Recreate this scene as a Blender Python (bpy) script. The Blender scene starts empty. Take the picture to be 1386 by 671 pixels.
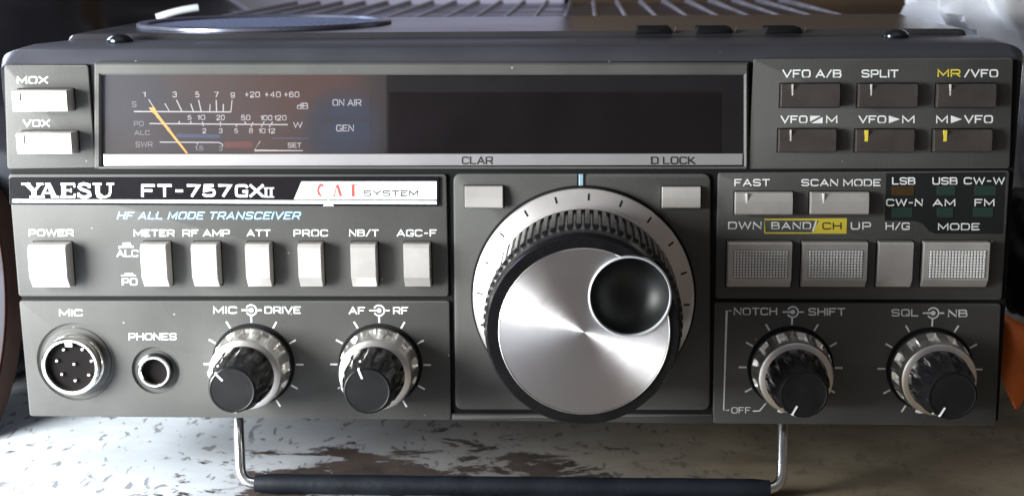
import bpy, bmesh, math, random
from mathutils import Vector, Matrix, noise
random.seed(7)
PI = math.pi
S = bpy.context.scene
COL = S.collection
MM = 0.001
# ------------------------------------------------------------------ camera
# radio frame (mm): X right, Y into the radio, Z up; front panel lies in y = 0
F = 1906.5
CAM = Vector((20.30, -329.29, 110.66))
RW = Matrix(((0.99859428, 0.05224924, -0.00891503),
             (0.00175643, -0.20072148, -0.97964677),
             (-0.05297523, 0.97825401, -0.2005311)))      # rows: right, down, forward
TILT = math.atan(8.5 / 215.0)
ROT = Matrix.Rotation(-TILT, 4, 'X')
TABLE_L = Vector((0, 0, -19.6))
TR = Matrix.Translation(-(ROT @ TABLE_L) * MM)
ROOT_M = TR @ ROT                                          # radio frame (m) -> world

def ray(px, py):
    return RW.transposed() @ Vector(((px - 693) / F, (py - 335.5) / F, 1.0))
def P(px, py, y=0.0):                                      # photo point -> point at depth y (mm)
    d = ray(px, py)
    return CAM + d * ((y - CAM.y) / d.y)
def W(px, py, zw):                                         # photo point -> world point (m) at height zw (mm)
    o = ROOT_M @ (CAM * MM)
    d = (ROOT_M.to_3x3() @ ray(px, py))
    return o + d * ((zw * MM - o.z) / d.z)
def WY(px, py, yw):                                        # ... at world depth yw (mm)
    o = ROOT_M @ (CAM * MM)
    d = (ROOT_M.to_3x3() @ ray(px, py))
    return o + d * ((yw * MM - o.y) / d.y)

cam = bpy.data.cameras.new('camera'); camo = bpy.data.objects.new('camera', cam); COL.objects.link(camo)
r, dn, fw = RW[0], RW[1], RW[2]
m = Matrix((( r.x, -dn.x, -fw.x, CAM.x * MM), (r.y, -dn.y, -fw.y, CAM.y * MM), (r.z, -dn.z, -fw.z, CAM.z * MM), (0, 0, 0, 1)))
camo.matrix_world = ROOT_M @ m
cam.sensor_width = 36; cam.lens = 36 * F / 1386
cam.clip_start = 0.01; cam.clip_end = 50
cam.dof.use_dof = True; cam.dof.focus_distance = .325; cam.dof.aperture_fstop = 24
S.camera = camo
S.render.resolution_x = 1024; S.render.resolution_y = 495
# ------------------------------------------------------------------ exposure, world, lamps
S.view_settings.view_transform = 'Standard'; S.view_settings.look = 'None'
S.view_settings.exposure = 0; S.view_settings.gamma = 1
wd = bpy.data.worlds.new("World"); S.world = wd; wd.use_nodes = True
wn = wd.node_tree.nodes; wl = wd.node_tree.links
bg = wn['Background']
tc = wn.new('ShaderNodeTexCoord')
def blob(dirv, width, col, soft=1.0):
    """soft patch of the room seen in a direction: weight * colour"""
    nv = wn.new('ShaderNodeVectorMath'); nv.operation = 'NORMALIZE'; wl.new(tc.outputs['Generated'], nv.inputs[0])
    dt = wn.new('ShaderNodeVectorMath'); dt.operation = 'DOT_PRODUCT'
    d = Vector(dirv).normalized(); dt.inputs[1].default_value = d
    wl.new(nv.outputs[0], dt.inputs[0])
    mr = wn.new('ShaderNodeMapRange'); mr.interpolation_type = 'SMOOTHSTEP'
    mr.inputs['From Min'].default_value = math.cos(width); mr.inputs['From Max'].default_value = math.cos(width * .35)
    wl.new(dt.outputs['Value'], mr.inputs['Value'])
    return mr.outputs['Result'], col
cur = None
base = wn.new('ShaderNodeRGB'); base.outputs[0].default_value = (.20, .20, .23, 1); cur = base.outputs[0]
for dirv, width, col in [
    ((0.75, -.2, .05), 1.15, (.24, .20, .16)),      # warm dim wall on the right
    ((0.35, 1, .10), .42, (.13, .085, .05)),         # brown wall behind right
    ((-.06, 1, .10), .26, (.85, .85, 1.15)),         # pale wall in daylight behind
    ((0, -1, -.02), .75, (.15, .142, .152)),        # dark room in front
    ((-.235, -1, -.06), .10, (1.35, .75, .58)),       # brown-red, then bluish patches, added for the reflection in the meter glass
    ((-.20, -1, -.03), .05, (1.5, .65, .42)),
    ((-.30, -1, -.10), .06, (.75, .55, .60)),
    ((-.33, -1, -.05), .035, (.55, .62, .95)),
    ((-.175, -1, -.08), .035, (.40, .55, .95)),
    ((0, -.35, 1), .6, (.75, .72, .72)),
    ((-.95, -.50, .16), .62, (2.3, 2.45, 2.5)),      # broad fill added at the left to widen the window light
]:
    w, c = blob(dirv, width, col)
    mx = wn.new('ShaderNodeMix'); mx.data_type = 'RGBA'
    wl.new(w, mx.inputs['Factor']); wl.new(cur, mx.inputs['A']); mx.inputs['B'].default_value = (*c, 1)
    cur = mx.outputs['Result']
wl.new(cur, bg.inputs['Color']); bg.inputs['Strength'].default_value = 0.5

def area(name, loc, target, sx, sy, power, col):
    l = bpy.data.lights.new(name, 'AREA'); l.shape = 'RECTANGLE'; l.size = sx * MM; l.size_y = sy * MM
    l.energy = power; l.color = col
    o = bpy.data.objects.new(name, l); COL.objects.link(o)
    a = ROOT_M @ (Vector(loc) * MM); b = ROOT_M @ (Vector(target) * MM)
    o.matrix_world = Matrix.Translation(a) @ (b - a).to_track_quat('-Z', 'Y').to_matrix().to_4x4()
    return o
area('window_light', (-262, -138, 68), (-70, 0, 20), 120, 130, 3.1, (.97, 1.0, .98))
area('back_window_light', (-430, 230, 300), (-60, -20, 60), 240, 200, 2.0, (.72, .80, 1.0))
# ------------------------------------------------------------------ materials
def mat(name, col, rough=.5, metal=0., bump=0., bscale=900., var=0., vscale=60., coat=0., spec=.5, **kw):
    M = bpy.data.materials.new(name); M.use_nodes = True
    n = M.node_tree.nodes; l = M.node_tree.links; b = n['Principled BSDF']
    b.inputs['Base Color'].default_value = (*col, 1); b.inputs['Roughness'].default_value = rough
    b.inputs['Metallic'].default_value = metal; b.inputs['Coat Weight'].default_value = coat
    b.inputs['Specular IOR Level'].default_value = spec
    for k, v in kw.items(): b.inputs[k.replace('_', ' ')].default_value = v
    t = n.new('ShaderNodeTexCoord')
    if var:
        z = n.new('ShaderNodeTexNoise'); z.inputs['Scale'].default_value = vscale; z.inputs['Detail'].default_value = 6
        l.new(t.outputs['Object'], z.inputs['Vector'])
        mr = n.new('ShaderNodeMapRange'); mr.inputs['From Min'].default_value = .3; mr.inputs['From Max'].default_value = .7
        mr.inputs['To Min'].default_value = 1 - var; mr.inputs['To Max'].default_value = 1 + var
        l.new(z.outputs['Fac'], mr.inputs['Value'])
        mx = n.new('ShaderNodeVectorMath'); mx.operation = 'SCALE'; mx.inputs[0].default_value = col
        l.new(mr.outputs[0], mx.inputs['Scale']); l.new(mx.outputs[0], b.inputs['Base Color'])
        r2 = n.new('ShaderNodeMapRange'); r2.inputs['To Min'].default_value = max(.02, rough - var * .35); r2.inputs['To Max'].default_value = min(1, rough + var * .35)
        l.new(z.outputs['Fac'], r2.inputs['Value']); l.new(r2.outputs[0], b.inputs['Roughness'])
    if bump:
        z = n.new('ShaderNodeTexNoise'); z.inputs['Scale'].default_value = bscale; z.inputs['Detail'].default_value = 3
        l.new(t.outputs['Object'], z.inputs['Vector'])
        bp = n.new('ShaderNodeBump'); bp.inputs['Strength'].default_value = bump; bp.inputs['Distance'].default_value = .0002
        l.new(z.outputs['Fac'], bp.inputs['Height']); l.new(bp.outputs[0], b.inputs['Normal'])
    return M
def dusty(name, col, rough, dust, amount=.62, scale=2600, metal=0., bump=.2, spec=.5):
    """paint with specks of dust on it"""
    M = mat(name, col, rough, metal, bump=bump, bscale=1800, var=.2, vscale=38, spec=spec)
    n = M.node_tree.nodes; l = M.node_tree.links; b = n['Principled BSDF']
    t = n.new('ShaderNodeTexCoord'); v = n.new('ShaderNodeTexVoronoi'); v.inputs['Scale'].default_value = scale * .12
    l.new(t.outputs['Object'], v.inputs['Vector'])
    a = n.new('ShaderNodeMath'); a.operation = 'LESS_THAN'; a.inputs[1].default_value = .07
    l.new(v.outputs['Distance'], a.inputs[0])
    v2 = n.new('ShaderNodeSeparateColor'); l.new(v.outputs['Color'], v2.inputs[0])
    a2 = n.new('ShaderNodeMath'); a2.operation = 'GREATER_THAN'; a2.inputs[1].default_value = amount
    l.new(v2.outputs[0], a2.inputs[0])
    mu = n.new('ShaderNodeMath'); mu.operation = 'MULTIPLY'; l.new(a.outputs[0], mu.inputs[0]); l.new(a2.outputs[0], mu.inputs[1])
    mx = n.new('ShaderNodeMix'); mx.data_type = 'RGBA'; l.new(mu.outputs[0], mx.inputs['Factor'])
    src = b.inputs['Base Color'].links[0].from_socket
    l.new(src, mx.inputs['A']); mx.inputs['B'].default_value = (*dust, 1); l.new(mx.outputs['Result'], b.inputs['Base Color'])
    return M
PAINT = dusty('olive_grey_paint', (.078, .077, .0745), .55, (.30, .30, .28), .88, spec=.22)
BEZEL = dusty('bezel_paint', (.062, .064, .078), .36, (.4, .4, .42), .93)
GROOVE = mat('groove_black', (.010, .010, .011), .7, spec=.1)
COVER = dusty('cover_paint', (.045, .045, .052), .20, (.3, .3, .34), .9)
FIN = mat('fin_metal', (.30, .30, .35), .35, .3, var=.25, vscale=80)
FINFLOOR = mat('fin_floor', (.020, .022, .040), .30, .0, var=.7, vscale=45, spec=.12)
BLK = mat('gloss_black', (.008, .008, .010), .16, bump=.05, var=.1)
KNOB = mat('knob_black', (.006, .006, .007), .26, spec=.35, var=.2, vscale=300)
KNOBF = mat('knob_face_black', (.010, .010, .011), .42, spec=.25, bump=.15, var=.25, vscale=200)
CHROME = mat('chrome', (.86, .84, .80), .16, 1., var=.15, vscale=250)
SILVER = mat('silver_knob', (.95, .92, .88), .31, 1., var=.10, vscale=160)
DIAL = mat('dial_skirt', (.66, .63, .62), .34, .7, var=.08, vscale=120)
BTN = mat('silver_button', (.52, .495, .475), .36, .4, bump=.12, bscale=2500, var=.10, vscale=150)
BTND = mat('smoked_button', (.115, .098, .090), .26, .55, bump=.1, bscale=2500, var=.15, vscale=150)
WHITE = mat('white_print', (.78, .79, .80), .6, var=.10, vscale=900)
GREYP = mat('grey_print', (.15, .15, .16), .6)
BLUEP = mat('pale_blue_print', (.30, .52, .80), .6)
YEL = mat('yellow_print', (.72, .58, .06), .5)
REDP = mat('red_print', (.55, .06, .05), .5)
DARKP = mat('dark_print', (.02, .02, .022), .5)
METW = mat('meter_print', (.33, .32, .33), .6)
RUB = mat('rubber_sleeve', (.006, .008, .013), .55, spec=.25, bump=.5, bscale=700, var=.3, vscale=120)
STRIP = mat('silver_strip', (.62, .60, .62), .30, .7, var=.06)
NEEDLE = mat('needle_orange', (.55, .28, .06), .5)
DISP = mat('display_dark', (.006, .004, .005), .4, var=.3, spec=.15)
METF = mat('meter_face', (.013, .010, .012), .5, var=.25, vscale=25)
HOLE = mat('socket_dark', (.006, .005, .005), .7, spec=.08)
LEDM = mat('led_off', (.022, .044, .036), .3)
LEDA = mat('led_amber_off', (.055, .034, .012), .3)
PIN = mat('pin_metal', (.9, .86, .80), .2, 1.)
TICK = mat('tick_print', (.55, .53, .52), .5)
WIRE = mat('wire_chrome', (.82, .82, .84), .2, 1., var=.1, vscale=200)
# brushed disc: turned aluminium, the highlight runs along the radius
DISC = bpy.data.materials.new('brushed_disc'); DISC.use_nodes = True
n = DISC.node_tree.nodes; l = DISC.node_tree.links; b = n['Principled BSDF']
b.inputs['Base Color'].default_value = (.80, .78, .80, 1); b.inputs['Metallic'].default_value = 1
b.inputs['Roughness'].default_value = .36; b.inputs['Anisotropic'].default_value = .9
DISC_C = (19.75, 31.3)
geo = n.new('ShaderNodeTexCoord'); mp = n.new('ShaderNodeVectorMath'); mp.operation = 'SUBTRACT'
mp.inputs[1].default_value = (DISC_C[0] * MM, 0, DISC_C[1] * MM); l.new(geo.outputs['Object'], mp.inputs[0])
sx = n.new('ShaderNodeSeparateXYZ'); l.new(mp.outputs[0], sx.inputs[0])
neg = n.new('ShaderNodeMath'); neg.operation = 'MULTIPLY'; neg.inputs[1].default_value = -1; l.new(sx.outputs['Z'], neg.inputs[0])
cb = n.new('ShaderNodeCombineXYZ'); l.new(sx.outputs['X'], cb.inputs['X']); l.new(sx.outputs['Z'], cb.inputs['Z'])
vt = n.new('ShaderNodeVectorTransform'); vt.vector_type = 'VECTOR'; vt.convert_from = 'OBJECT'; vt.convert_to = 'WORLD'
l.new(cb.outputs[0], vt.inputs[0]); nm = n.new('ShaderNodeVectorMath'); nm.operation = 'NORMALIZE'
l.new(vt.outputs[0], nm.inputs[0]); l.new(nm.outputs[0], b.inputs['Tangent'])
ln = n.new('ShaderNodeVectorMath'); ln.operation = 'LENGTH'; l.new(mp.outputs[0], ln.inputs[0])
wv = n.new('ShaderNodeTexNoise'); wv.noise_dimensions = '1D'; wv.inputs['Scale'].default_value = 6000; l.new(ln.outputs['Value'], wv.inputs['W'])
rr = n.new('ShaderNodeMapRange'); rr.inputs['To Min'].default_value = .35; rr.inputs['To Max'].default_value = .42
l.new(wv.outputs['Fac'], rr.inputs['Value'])
sm = n.new('ShaderNodeTexNoise'); sm.inputs['Scale'].default_value = 110; sm.inputs['Detail'].default_value = 7; l.new(geo.outputs['Object'], sm.inputs['Vector'])
sr = n.new('ShaderNodeMapRange'); sr.inputs['From Min'].default_value = .35; sr.inputs['From Max'].default_value = .7; sr.inputs['To Min'].default_value = -.03; sr.inputs['To Max'].default_value = .08; l.new(sm.outputs['Fac'], sr.inputs['Value'])
ad = n.new('ShaderNodeMath'); l.new(rr.outputs[0], ad.inputs[0]); l.new(sr.outputs[0], ad.inputs[1]); l.new(ad.outputs[0], b.inputs['Roughness'])
# clear window pane
GLASS = bpy.data.materials.new('clear_window'); GLASS.use_nodes = True
n = GLASS.node_tree.nodes; l = GLASS.node_tree.links; n.remove(n['Principled BSDF'])
tr = n.new('ShaderNodeBsdfTransparent'); tr.inputs[0].default_value = (.90, .89, .90, 1)
gl = n.new('ShaderNodeBsdfGlossy'); gl.inputs['Roughness'].default_value = .02; gl.inputs[0].default_value = (1, 1, 1, 1)
lw = n.new('ShaderNodeLayerWeight'); lw.inputs[0].default_value = .5
pw = n.new('ShaderNodeMath'); pw.operation = 'POWER'; pw.inputs[1].default_value = 4; l.new(lw.outputs['Facing'], pw.inputs[0])
fr = n.new('ShaderNodeMath'); fr.operation = 'MULTIPLY_ADD'; fr.inputs[1].default_value = .8; fr.inputs[2].default_value = .10; l.new(pw.outputs[0], fr.inputs[0])
mx = n.new('ShaderNodeMixShader'); l.new(fr.outputs[0], mx.inputs[0]); l.new(tr.outputs[0], mx.inputs[1]); l.new(gl.outputs[0], mx.inputs[2])
l.new(mx.outputs[0], n['Material Output'].inputs['Surface'])
# ------------------------------------------------------------------ mesh helpers (all in mm, radio frame)
ROOT = bpy.data.objects.new('radio_transceiver', None); COL.objects.link(ROOT)
ROOT.matrix_world = ROOT_M; ROOT.empty_display_size = .02
ROOT['label'] = 'dark grey radio transceiver with large tuning dial and meter window on the worn table'
ROOT['category'] = 'radio'
def link(name, bm, material, parent=ROOT, smooth=False, label=None):
    me = bpy.data.meshes.new(name)
    for v in bm.verts: v.co = v.co * MM
    bmesh.ops.recalc_face_normals(bm, faces=bm.faces)
    bm.to_mesh(me); bm.free()
    for mtl in (material if isinstance(material, (list, tuple)) else [material]): me.materials.append(mtl)
    if smooth:
        for p in me.polygons: p.use_smooth = True
        try: me.set_sharp_from_angle(angle=math.radians(35))
        except Exception: pass
    o = bpy.data.objects.new(name, me); COL.objects.link(o); o.parent = parent
    if label: o['label'] = label
    return o
def offset_poly(pts, d):
    n = len(pts); out = []
    A = sum(pts[i][0] * pts[(i + 1) % n][1] - pts[(i + 1) % n][0] * pts[i][1] for i in range(n))
    s = 1 if A > 0 else -1
    for i in range(n):
        p0, p1, p2 = Vector(pts[i - 1]), Vector(pts[i]), Vector(pts[(i + 1) % n])
        e1 = (p1 - p0).normalized(); e2 = (p2 - p1).normalized()
        n1 = Vector((-e1.y, e1.x)) * s; n2 = Vector((-e2.y, e2.x)) * s
        b = (n1 + n2); L = b.length
        b = b / L if L > 1e-6 else n1
        c = max(.35, b.dot(n1))
        out.append(tuple(p1 + b * (d / c)))
    return out
def round_poly(pts, r, seg=4):
    out = []; n = len(pts)
    rs = r if isinstance(r, (list, tuple)) else [r] * n
    for i in range(n):
        p0, p1, p2 = Vector(pts[i - 1]), Vector(pts[i]), Vector(pts[(i + 1) % n])
        rr = min(rs[i], (p0 - p1).length * .45, (p2 - p1).length * .45)
        if rr < 1e-4: out.append(tuple(p1)); continue
        a = p1 + (p0 - p1).normalized() * rr; b_ = p1 + (p2 - p1).normalized() * rr
        for k in range(seg + 1):
            t = k / seg
            out.append(tuple(a.lerp(p1, t).lerp(p1.lerp(b_, t), t)))
    return out
def slab(bm, pts, y0, y1, bev=.3, seg=2):
    """prism with front at y0 (nearer the viewer), back at y1, front edge bevelled; pts are (x, z)"""
    rings = []
    for k in range(seg + 1):
        t = k / seg * PI / 2
        q = offset_poly(pts, bev * (1 - math.sin(t))) if bev else pts
        rings.append([bm.verts.new((x, y0 + bev * (1 - math.cos(t)) if bev else y0, z)) for x, z in q])
        if not bev: break
    rings.append([bm.verts.new((x, y1, z)) for x, z in pts])
    n = len(pts)
    for a, b_ in zip(rings, rings[1:]):
        for i in range(n): bm.faces.new((a[i], a[(i + 1) % n], b_[(i + 1) % n], b_[i]))
    bm.faces.new(rings[0]); bm.faces.new(rings[-1])
def box(bm, a, b_):
    vs = [bm.verts.new((x, y, z)) for x in (a[0], b_[0]) for y in (a[1], b_[1]) for z in (a[2], b_[2])]
    for f in ((0, 1, 3, 2), (4, 5, 7, 6), (0, 1, 5, 4), (2, 3, 7, 6), (0, 2, 6, 4), (1, 3, 7, 5)): bm.faces.new([vs[i] for i in f])
def frame_slab(bm, outer, inner, y0, y1, bev=.35):
    """flat plate with an opening; outer and inner have four corners each"""
    oo = [offset_poly(outer, bev), outer, outer]; ii = [offset_poly(inner, -bev), inner, inner]
    ys = [y0, y0 + bev, y1]
    R_ = []
    for ring, in (((oo),), ((ii),)):
        R_.append([[bm.verts.new((x, y, z)) for x, z in q] for q, y in zip(ring, ys)])
    n = len(outer)
    for i in range(n):
        j = (i + 1) % n
        bm.faces.new((R_[0][0][i], R_[0][0][j], R_[1][0][j], R_[1][0][i]))
        for R1 in R_:
            for a, b_ in zip(R1, R1[1:]): bm.faces.new((a[i], a[j], b_[j], b_[i]))
def lathe(bm, cx, cz, prof, n=64, mod=None, cap0=True, cap1=True):
    """prof: (r, y) list from back to front around the axis through (cx, cz)"""
    rings = []
    for i, (r, y) in enumerate(prof):
        ring = []
        for k in range(n):
            a = 2 * PI * k / n
            R1 = r + (mod(i, a) if mod else 0)
            ring.append(bm.verts.new((cx + R1 * math.sin(a), y, cz + R1 * math.cos(a))))
        rings.append(ring)
    for a, b_ in zip(rings, rings[1:]):
        for k in range(n): bm.faces.new((a[k], a[(k + 1) % n], b_[(k + 1) % n], b_[k]))
    if cap0: bm.faces.new(rings[0])
    if cap1: bm.faces.new(rings[-1])
def tube(bm, pts, r, n=14, cap=True):
    pts = [Vector(p) for p in pts]; rings = []; up = None
    for i, p in enumerate(pts):
        t = (pts[min(i + 1, len(pts) - 1)] - pts[max(i - 1, 0)]).normalized()
        if up is None: up = t.orthogonal().normalized()
        up = (up - t * up.dot(t)).normalized(); s = t.cross(up)
        R1 = r(i / (len(pts) - 1)) if callable(r) else r
        rings.append([bm.verts.new(p + (up * math.cos(2 * PI * k / n) + s * math.sin(2 * PI * k / n)) * R1) for k in range(n)])
    for a, b_ in zip(rings, rings[1:]):
        for k in range(n): bm.faces.new((a[k], a[(k + 1) % n], b_[(k + 1) % n], b_[k]))
    if cap: bm.faces.new(rings[0]); bm.faces.new(rings[-1])
def xz(px, py, y=0.): p = P(px, py, y); return (p.x, p.z)
def qpx(x0, y0, x1, y1, y=0.): return [xz(x0, y1, y), xz(x1, y1, y), xz(x1, y0, y), xz(x0, y0, y)]   # bl br tr tl
def stroke(bm, pts, w, y):
    """flat printed line through (x, z) points"""
    pts = [Vector(p) for p in pts]; L = []; R1 = []
    for i, p in enumerate(pts):
        t = (pts[min(i + 1, len(pts) - 1)] - pts[max(i - 1, 0)]).normalized(); q = Vector((-t.y, t.x))
        k = 1.
        if 0 < i < len(pts) - 1:
            t1 = (pts[i] - pts[i - 1]).normalized(); k = 1 / max(.5, abs(q.dot(Vector((-t1.y, t1.x)))))
        L.append(bm.verts.new((p.x + q.x * w * k / 2, y, p.y + q.y * w * k / 2))); R1.append(bm.verts.new((p.x - q.x * w * k / 2, y, p.y - q.y * w * k / 2)))
    for i in range(len(pts) - 1): bm.faces.new((L[i], L[i + 1], R1[i + 1], R1[i]))
def fill(bm, pts, y): bm.faces.new([bm.verts.new((x, y, z)) for x, z in pts])
def rr_(x0=0, x1=1, y0=0, y1=1, c=.24, cx=None, closed=True):
    c2 = c * .9; p = [(x0 + c2, y0), (x1 - c2, y0), (x1 - c2 * .3, y0 + c * .3), (x1, y0 + c), (x1, y1 - c), (x1 - c2 * .3, y1 - c * .3), (x1 - c2, y1), (x0 + c2, y1), (x0 + c2 * .3, y1 - c * .3), (x0, y1 - c), (x0, y0 + c), (x0 + c2 * .3, y0 + c * .3)]
    return p + [p[0]] if closed else p
S_ = [(.97, .88), (.92, .95), (.78, 1), (.22, 1), (.06, .93), (0, .76), (.07, .58), (.22, .52), (.78, .48), (.93, .42), (1, .25), (.93, .06), (.78, 0), (.22, 0), (.07, .06), (.03, .12)]
GL = {'A': (1.1, [[(0, 0), (.5, 1), (1, 0)], [(.2, .3), (.8, .3)]]), 'B': (1, [[(0, 0), (.8, 0), (.95, .06), (1, .2), (1, .36), (.95, .48), (.8, .53), (.75, .53), (.9, .6), (.95, .72), (.95, .84), (.88, .96), (.75, 1), (0, 1), (0, 0)], [(0, .53), (.8, .53)]]),
 'C': (1, [[(.99, .86), (.94, .95), (.8, 1), (.22, 1), (.05, .93), (0, .76), (0, .24), (.05, .07), (.22, 0), (.8, 0), (.94, .05), (.99, .14)]]), 'D': (1, [[(0, 0), (.75, 0), (.93, .08), (1, .26), (1, .74), (.93, .92), (.75, 1), (0, 1), (0, 0)]]),
 'E': (.9, [[(1, 1), (0, 1), (0, 0), (1, 0)], [(0, .51), (.9, .51)]]), 'F': (.9, [[(1, 1), (0, 1), (0, 0)], [(0, .5), (.88, .5)]]), 'G': (1, [[(.98, .88), (.92, .97), (.8, 1), (.22, 1), (.05, .93), (0, .76), (0, .24), (.05, .07), (.22, 0), (1, 0), (1, .44), (.58, .44)]]),
 'H': (1, [[(0, 0), (0, 1)], [(1, 0), (1, 1)], [(0, .52), (1, .52)]]), 'I': (0, [[(0, 0), (0, 1)]]), 'K': (1, [[(0, 0), (0, 1)], [(.95, 1), (.25, .52), (1, 0)], [(0, .52), (.3, .52)]]), 'L': (.85, [[(0, 1), (0, 0), (1, 0)]]),
 'M': (1.2, [[(0, 0), (0, 1), (.5, .18), (1, 1), (1, 0)]]), 'N': (1, [[(0, 0), (0, 1), (1, 0), (1, 1)]]), 'O': (1.05, [rr_()]), 'P': (.95, [[(0, 0), (0, 1), (.8, 1), (.95, .93), (1, .8), (1, .58), (.95, .45), (.8, .4), (0, .4)]]),
 'Q': (1.05, [rr_(), [(.6, .28), (1.05, -.06)]]), 'R': (1, [[(0, 0), (0, 1), (.8, 1), (.95, .93), (1, .8), (1, .6), (.95, .47), (.8, .42), (0, .42)], [(.6, .42), (1, 0)]]), 'S': (1, [S_]), 'T': (.95, [[(0, 1), (1, 1)], [(.5, 1), (.5, 0)]]),
 'U': (1, [[(0, 1), (0, .24), (.05, .07), (.22, 0), (.78, 0), (.95, .07), (1, .24), (1, 1)]]), 'V': (1.1, [[(0, 1), (.5, 0), (1, 1)]]), 'W': (1.5, [[(0, 1), (.24, 0), (.5, .95), (.76, 0), (1, 1)]]), 'X': (1.1, [[(0, 0), (1, 1)], [(0, 1), (1, 0)]]), 'Y': (1.1, [[(0, 1), (.5, .45), (1, 1)], [(.5, .45), (.5, 0)]]),
 '0': (.8, [rr_()]), '1': (.3, [[(0, .78), (1, 1), (1, 0)]]), '2': (.8, [[(0, .8), (.1, .95), (.3, 1), (.75, 1), (.95, .92), (1, .74), (.93, .58), (.1, .2), (0, 0), (1, 0)]]), '3': (.8, [[(0, .82), (.1, .95), (.3, 1), (.75, 1), (.95, .9), (.97, .72), (.85, .56), (.45, .53)], [(.45, .53), (.85, .5), (1, .3), (.95, .1), (.75, 0), (.25, 0), (.05, .06), (0, .2)]]),
 '5': (.85, [[(.93, 1), (.08, 1), (.04, .55), (.75, .6), (.93, .53), (1, .36), (1, .22), (.92, .06), (.75, 0), (.2, 0), (.05, .06), (.02, .10)]]), '4': (.85, [[(.75, 0), (.75, 1), (0, .3), (1, .3)]]), '6': (.8, [[(.95, .85), (.75, 1), (.25, 1), (.05, .9), (0, .7), (0, .2), (.08, .05), (.25, 0), (.75, 0), (.93, .06), (1, .22), (1, .38), (.92, .52), (.75, .58), (.05, .55)]]), '7': (.85, [[(0, 1), (1, 1), (.4, 0)]]), '8': (.85, [rr_(0, 1, 0, .54, .2), rr_(.05, .95, .54, 1, .2)]),
 '9': (.8, [[(.05, .15), (.25, 0), (.75, 0), (.95, .1), (1, .3), (1, .8), (.92, .95), (.75, 1), (.25, 1), (.07, .94), (0, .78), (0, .62), (.08, .48), (.25, .42), (.95, .45)]]), '+': (.7, [[(0, .5), (1, .5)], [(.5, .15), (.5, .85)]]), '-': (.6, [[(0, .47), (1, .47)]]), '/': (.6, [[(0, -.02), (1, 1.02)]]), '.': (.02, [[(0, 0), (0, .12)]]), 'd': (.75, [rr_(0, 1, 0, .62, .2), [(1, 0), (1, 1)]])}
def text_into(bm, s, x0, y0, x1, y1, y=-.06, bold=.025, shear=0., space=1.0):
    """extended stroke lettering filling the photo box (x0..x1, y0..y1) on the plane at depth y"""
    q = [Vector(v) for v in qpx(x0, y0, x1, y1, y)]
    H_ = (q[3] - q[0]).length; Wd = (q[1] - q[0]).length; w = H_ * (.125 + bold * 1.9)
    gap = .36 * space; tot = 0; items = []
    for ch in s:
        if ch == ' ': tot += .55 * space; continue
        gw, st = GL[ch]; items.append((tot, gw, st)); tot += gw + gap
    tot -= gap; sh = shear * H_
    iw = Wd - w - sh; ih = H_ - w; ex = (q[1] - q[0]).normalized(); ez = (q[3] - q[0]).normalized(); k = 0
    for off, gw, st in items:
        for pl in st:
            pts = []
            for u, v in pl:
                a = w / 2 + ((off + u * gw) / max(tot, .01) * iw if tot > .01 else iw / 2); b_ = w / 2 + v * ih
                p = q[0] + ex * (a + shear * v * H_) + ez * b_; pts.append(p)
            ww = w
            if len(pts) > 1:       # square line ends reach the edge of the stroke width
                closed = (pts[0] - pts[-1]).length < 1e-6
                if not closed:
                    for a_, b2 in ((0, 1), (-1, -2)):
                        d = (pts[a_] - pts[b2]).normalized()
                        if abs(d.x * ez.x + d.y * ez.y) > .6 or (pl[a_][0] in (0, 1) and pl[a_][1] in (0, 1)): pts[a_] = pts[a_] + d * w * .45
                stroke(bm, pts if not closed else pts + [pts[1]], ww, y - .0015 * (k % 5)); k += 1
def lettering(s, x0, y0, x1, y1, parent, m=None, **kw):
    bm = bmesh.new(); text_into(bm, s, x0, y0, x1, y1, **kw)
    cname = {WHITE: 'white', YEL: 'yellow', BLUEP: 'pale blue', DARKP: 'dark', METW: 'white', GREYP: 'grey'}.get(m or WHITE, 'white')
    return link('lettering', bm, m or WHITE, parent, label='%s lettering reading %s' % (cname, s))
# ------------------------------------------------------------------ radio body
bm = bmesh.new()                                   # cabinet behind the bezel: floor, sides, back
prof = round_poly([(-112, 1.5), (113.5, 1.5), (113.5, 84), (-112, 84)], 3)
slab(bm, prof, 10, 236, 0)
link('cabinet', bm, COVER, smooth=True)
bm = bmesh.new()                                   # front bezel, a loft of rounded outlines
def outline(xl, xr, zb, zt, rt, rb, y, tl=0, tr=0):
    pts = round_poly([(xl + 2.2, zb), (xr - 2.2, zb), (xr, zt + tr), (xl, zt + tl)], [rb, rb, rt, rt], 6)
    return [Vector((x, y, z)) for x, z in pts]
rings = [outline(-118.6, 119.6, .4, 86.9, 1.5, 2, 1.3), outline(-119.2, 120.1, 0, 87.2, 2, 2.5, .9),
         outline(-120.2, 121.2, -.3, 90.2, 4, 3, 4), outline(-120, 121, -.3, 90.7, 5, 3, 5.2),
         outline(-119, 120, 0, 91.5, 6, 3, 12), outline(-114.5, 115.5, .5, 91.9, 7, 3, 22)]
rv = [[bm.verts.new(p) for p in r_] for r_ in rings]
for a, b_ in zip(rv, rv[1:]):
    n_ = len(a)
    for i in range(n_): bm.faces.new((a[i], a[(i + 1) % n_], b_[(i + 1) % n_], b_[i]))
bm.faces.new(rv[0]); bm.faces.new(rv[-1])
link('front_bezel', bm, BEZEL, smooth=True)
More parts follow.
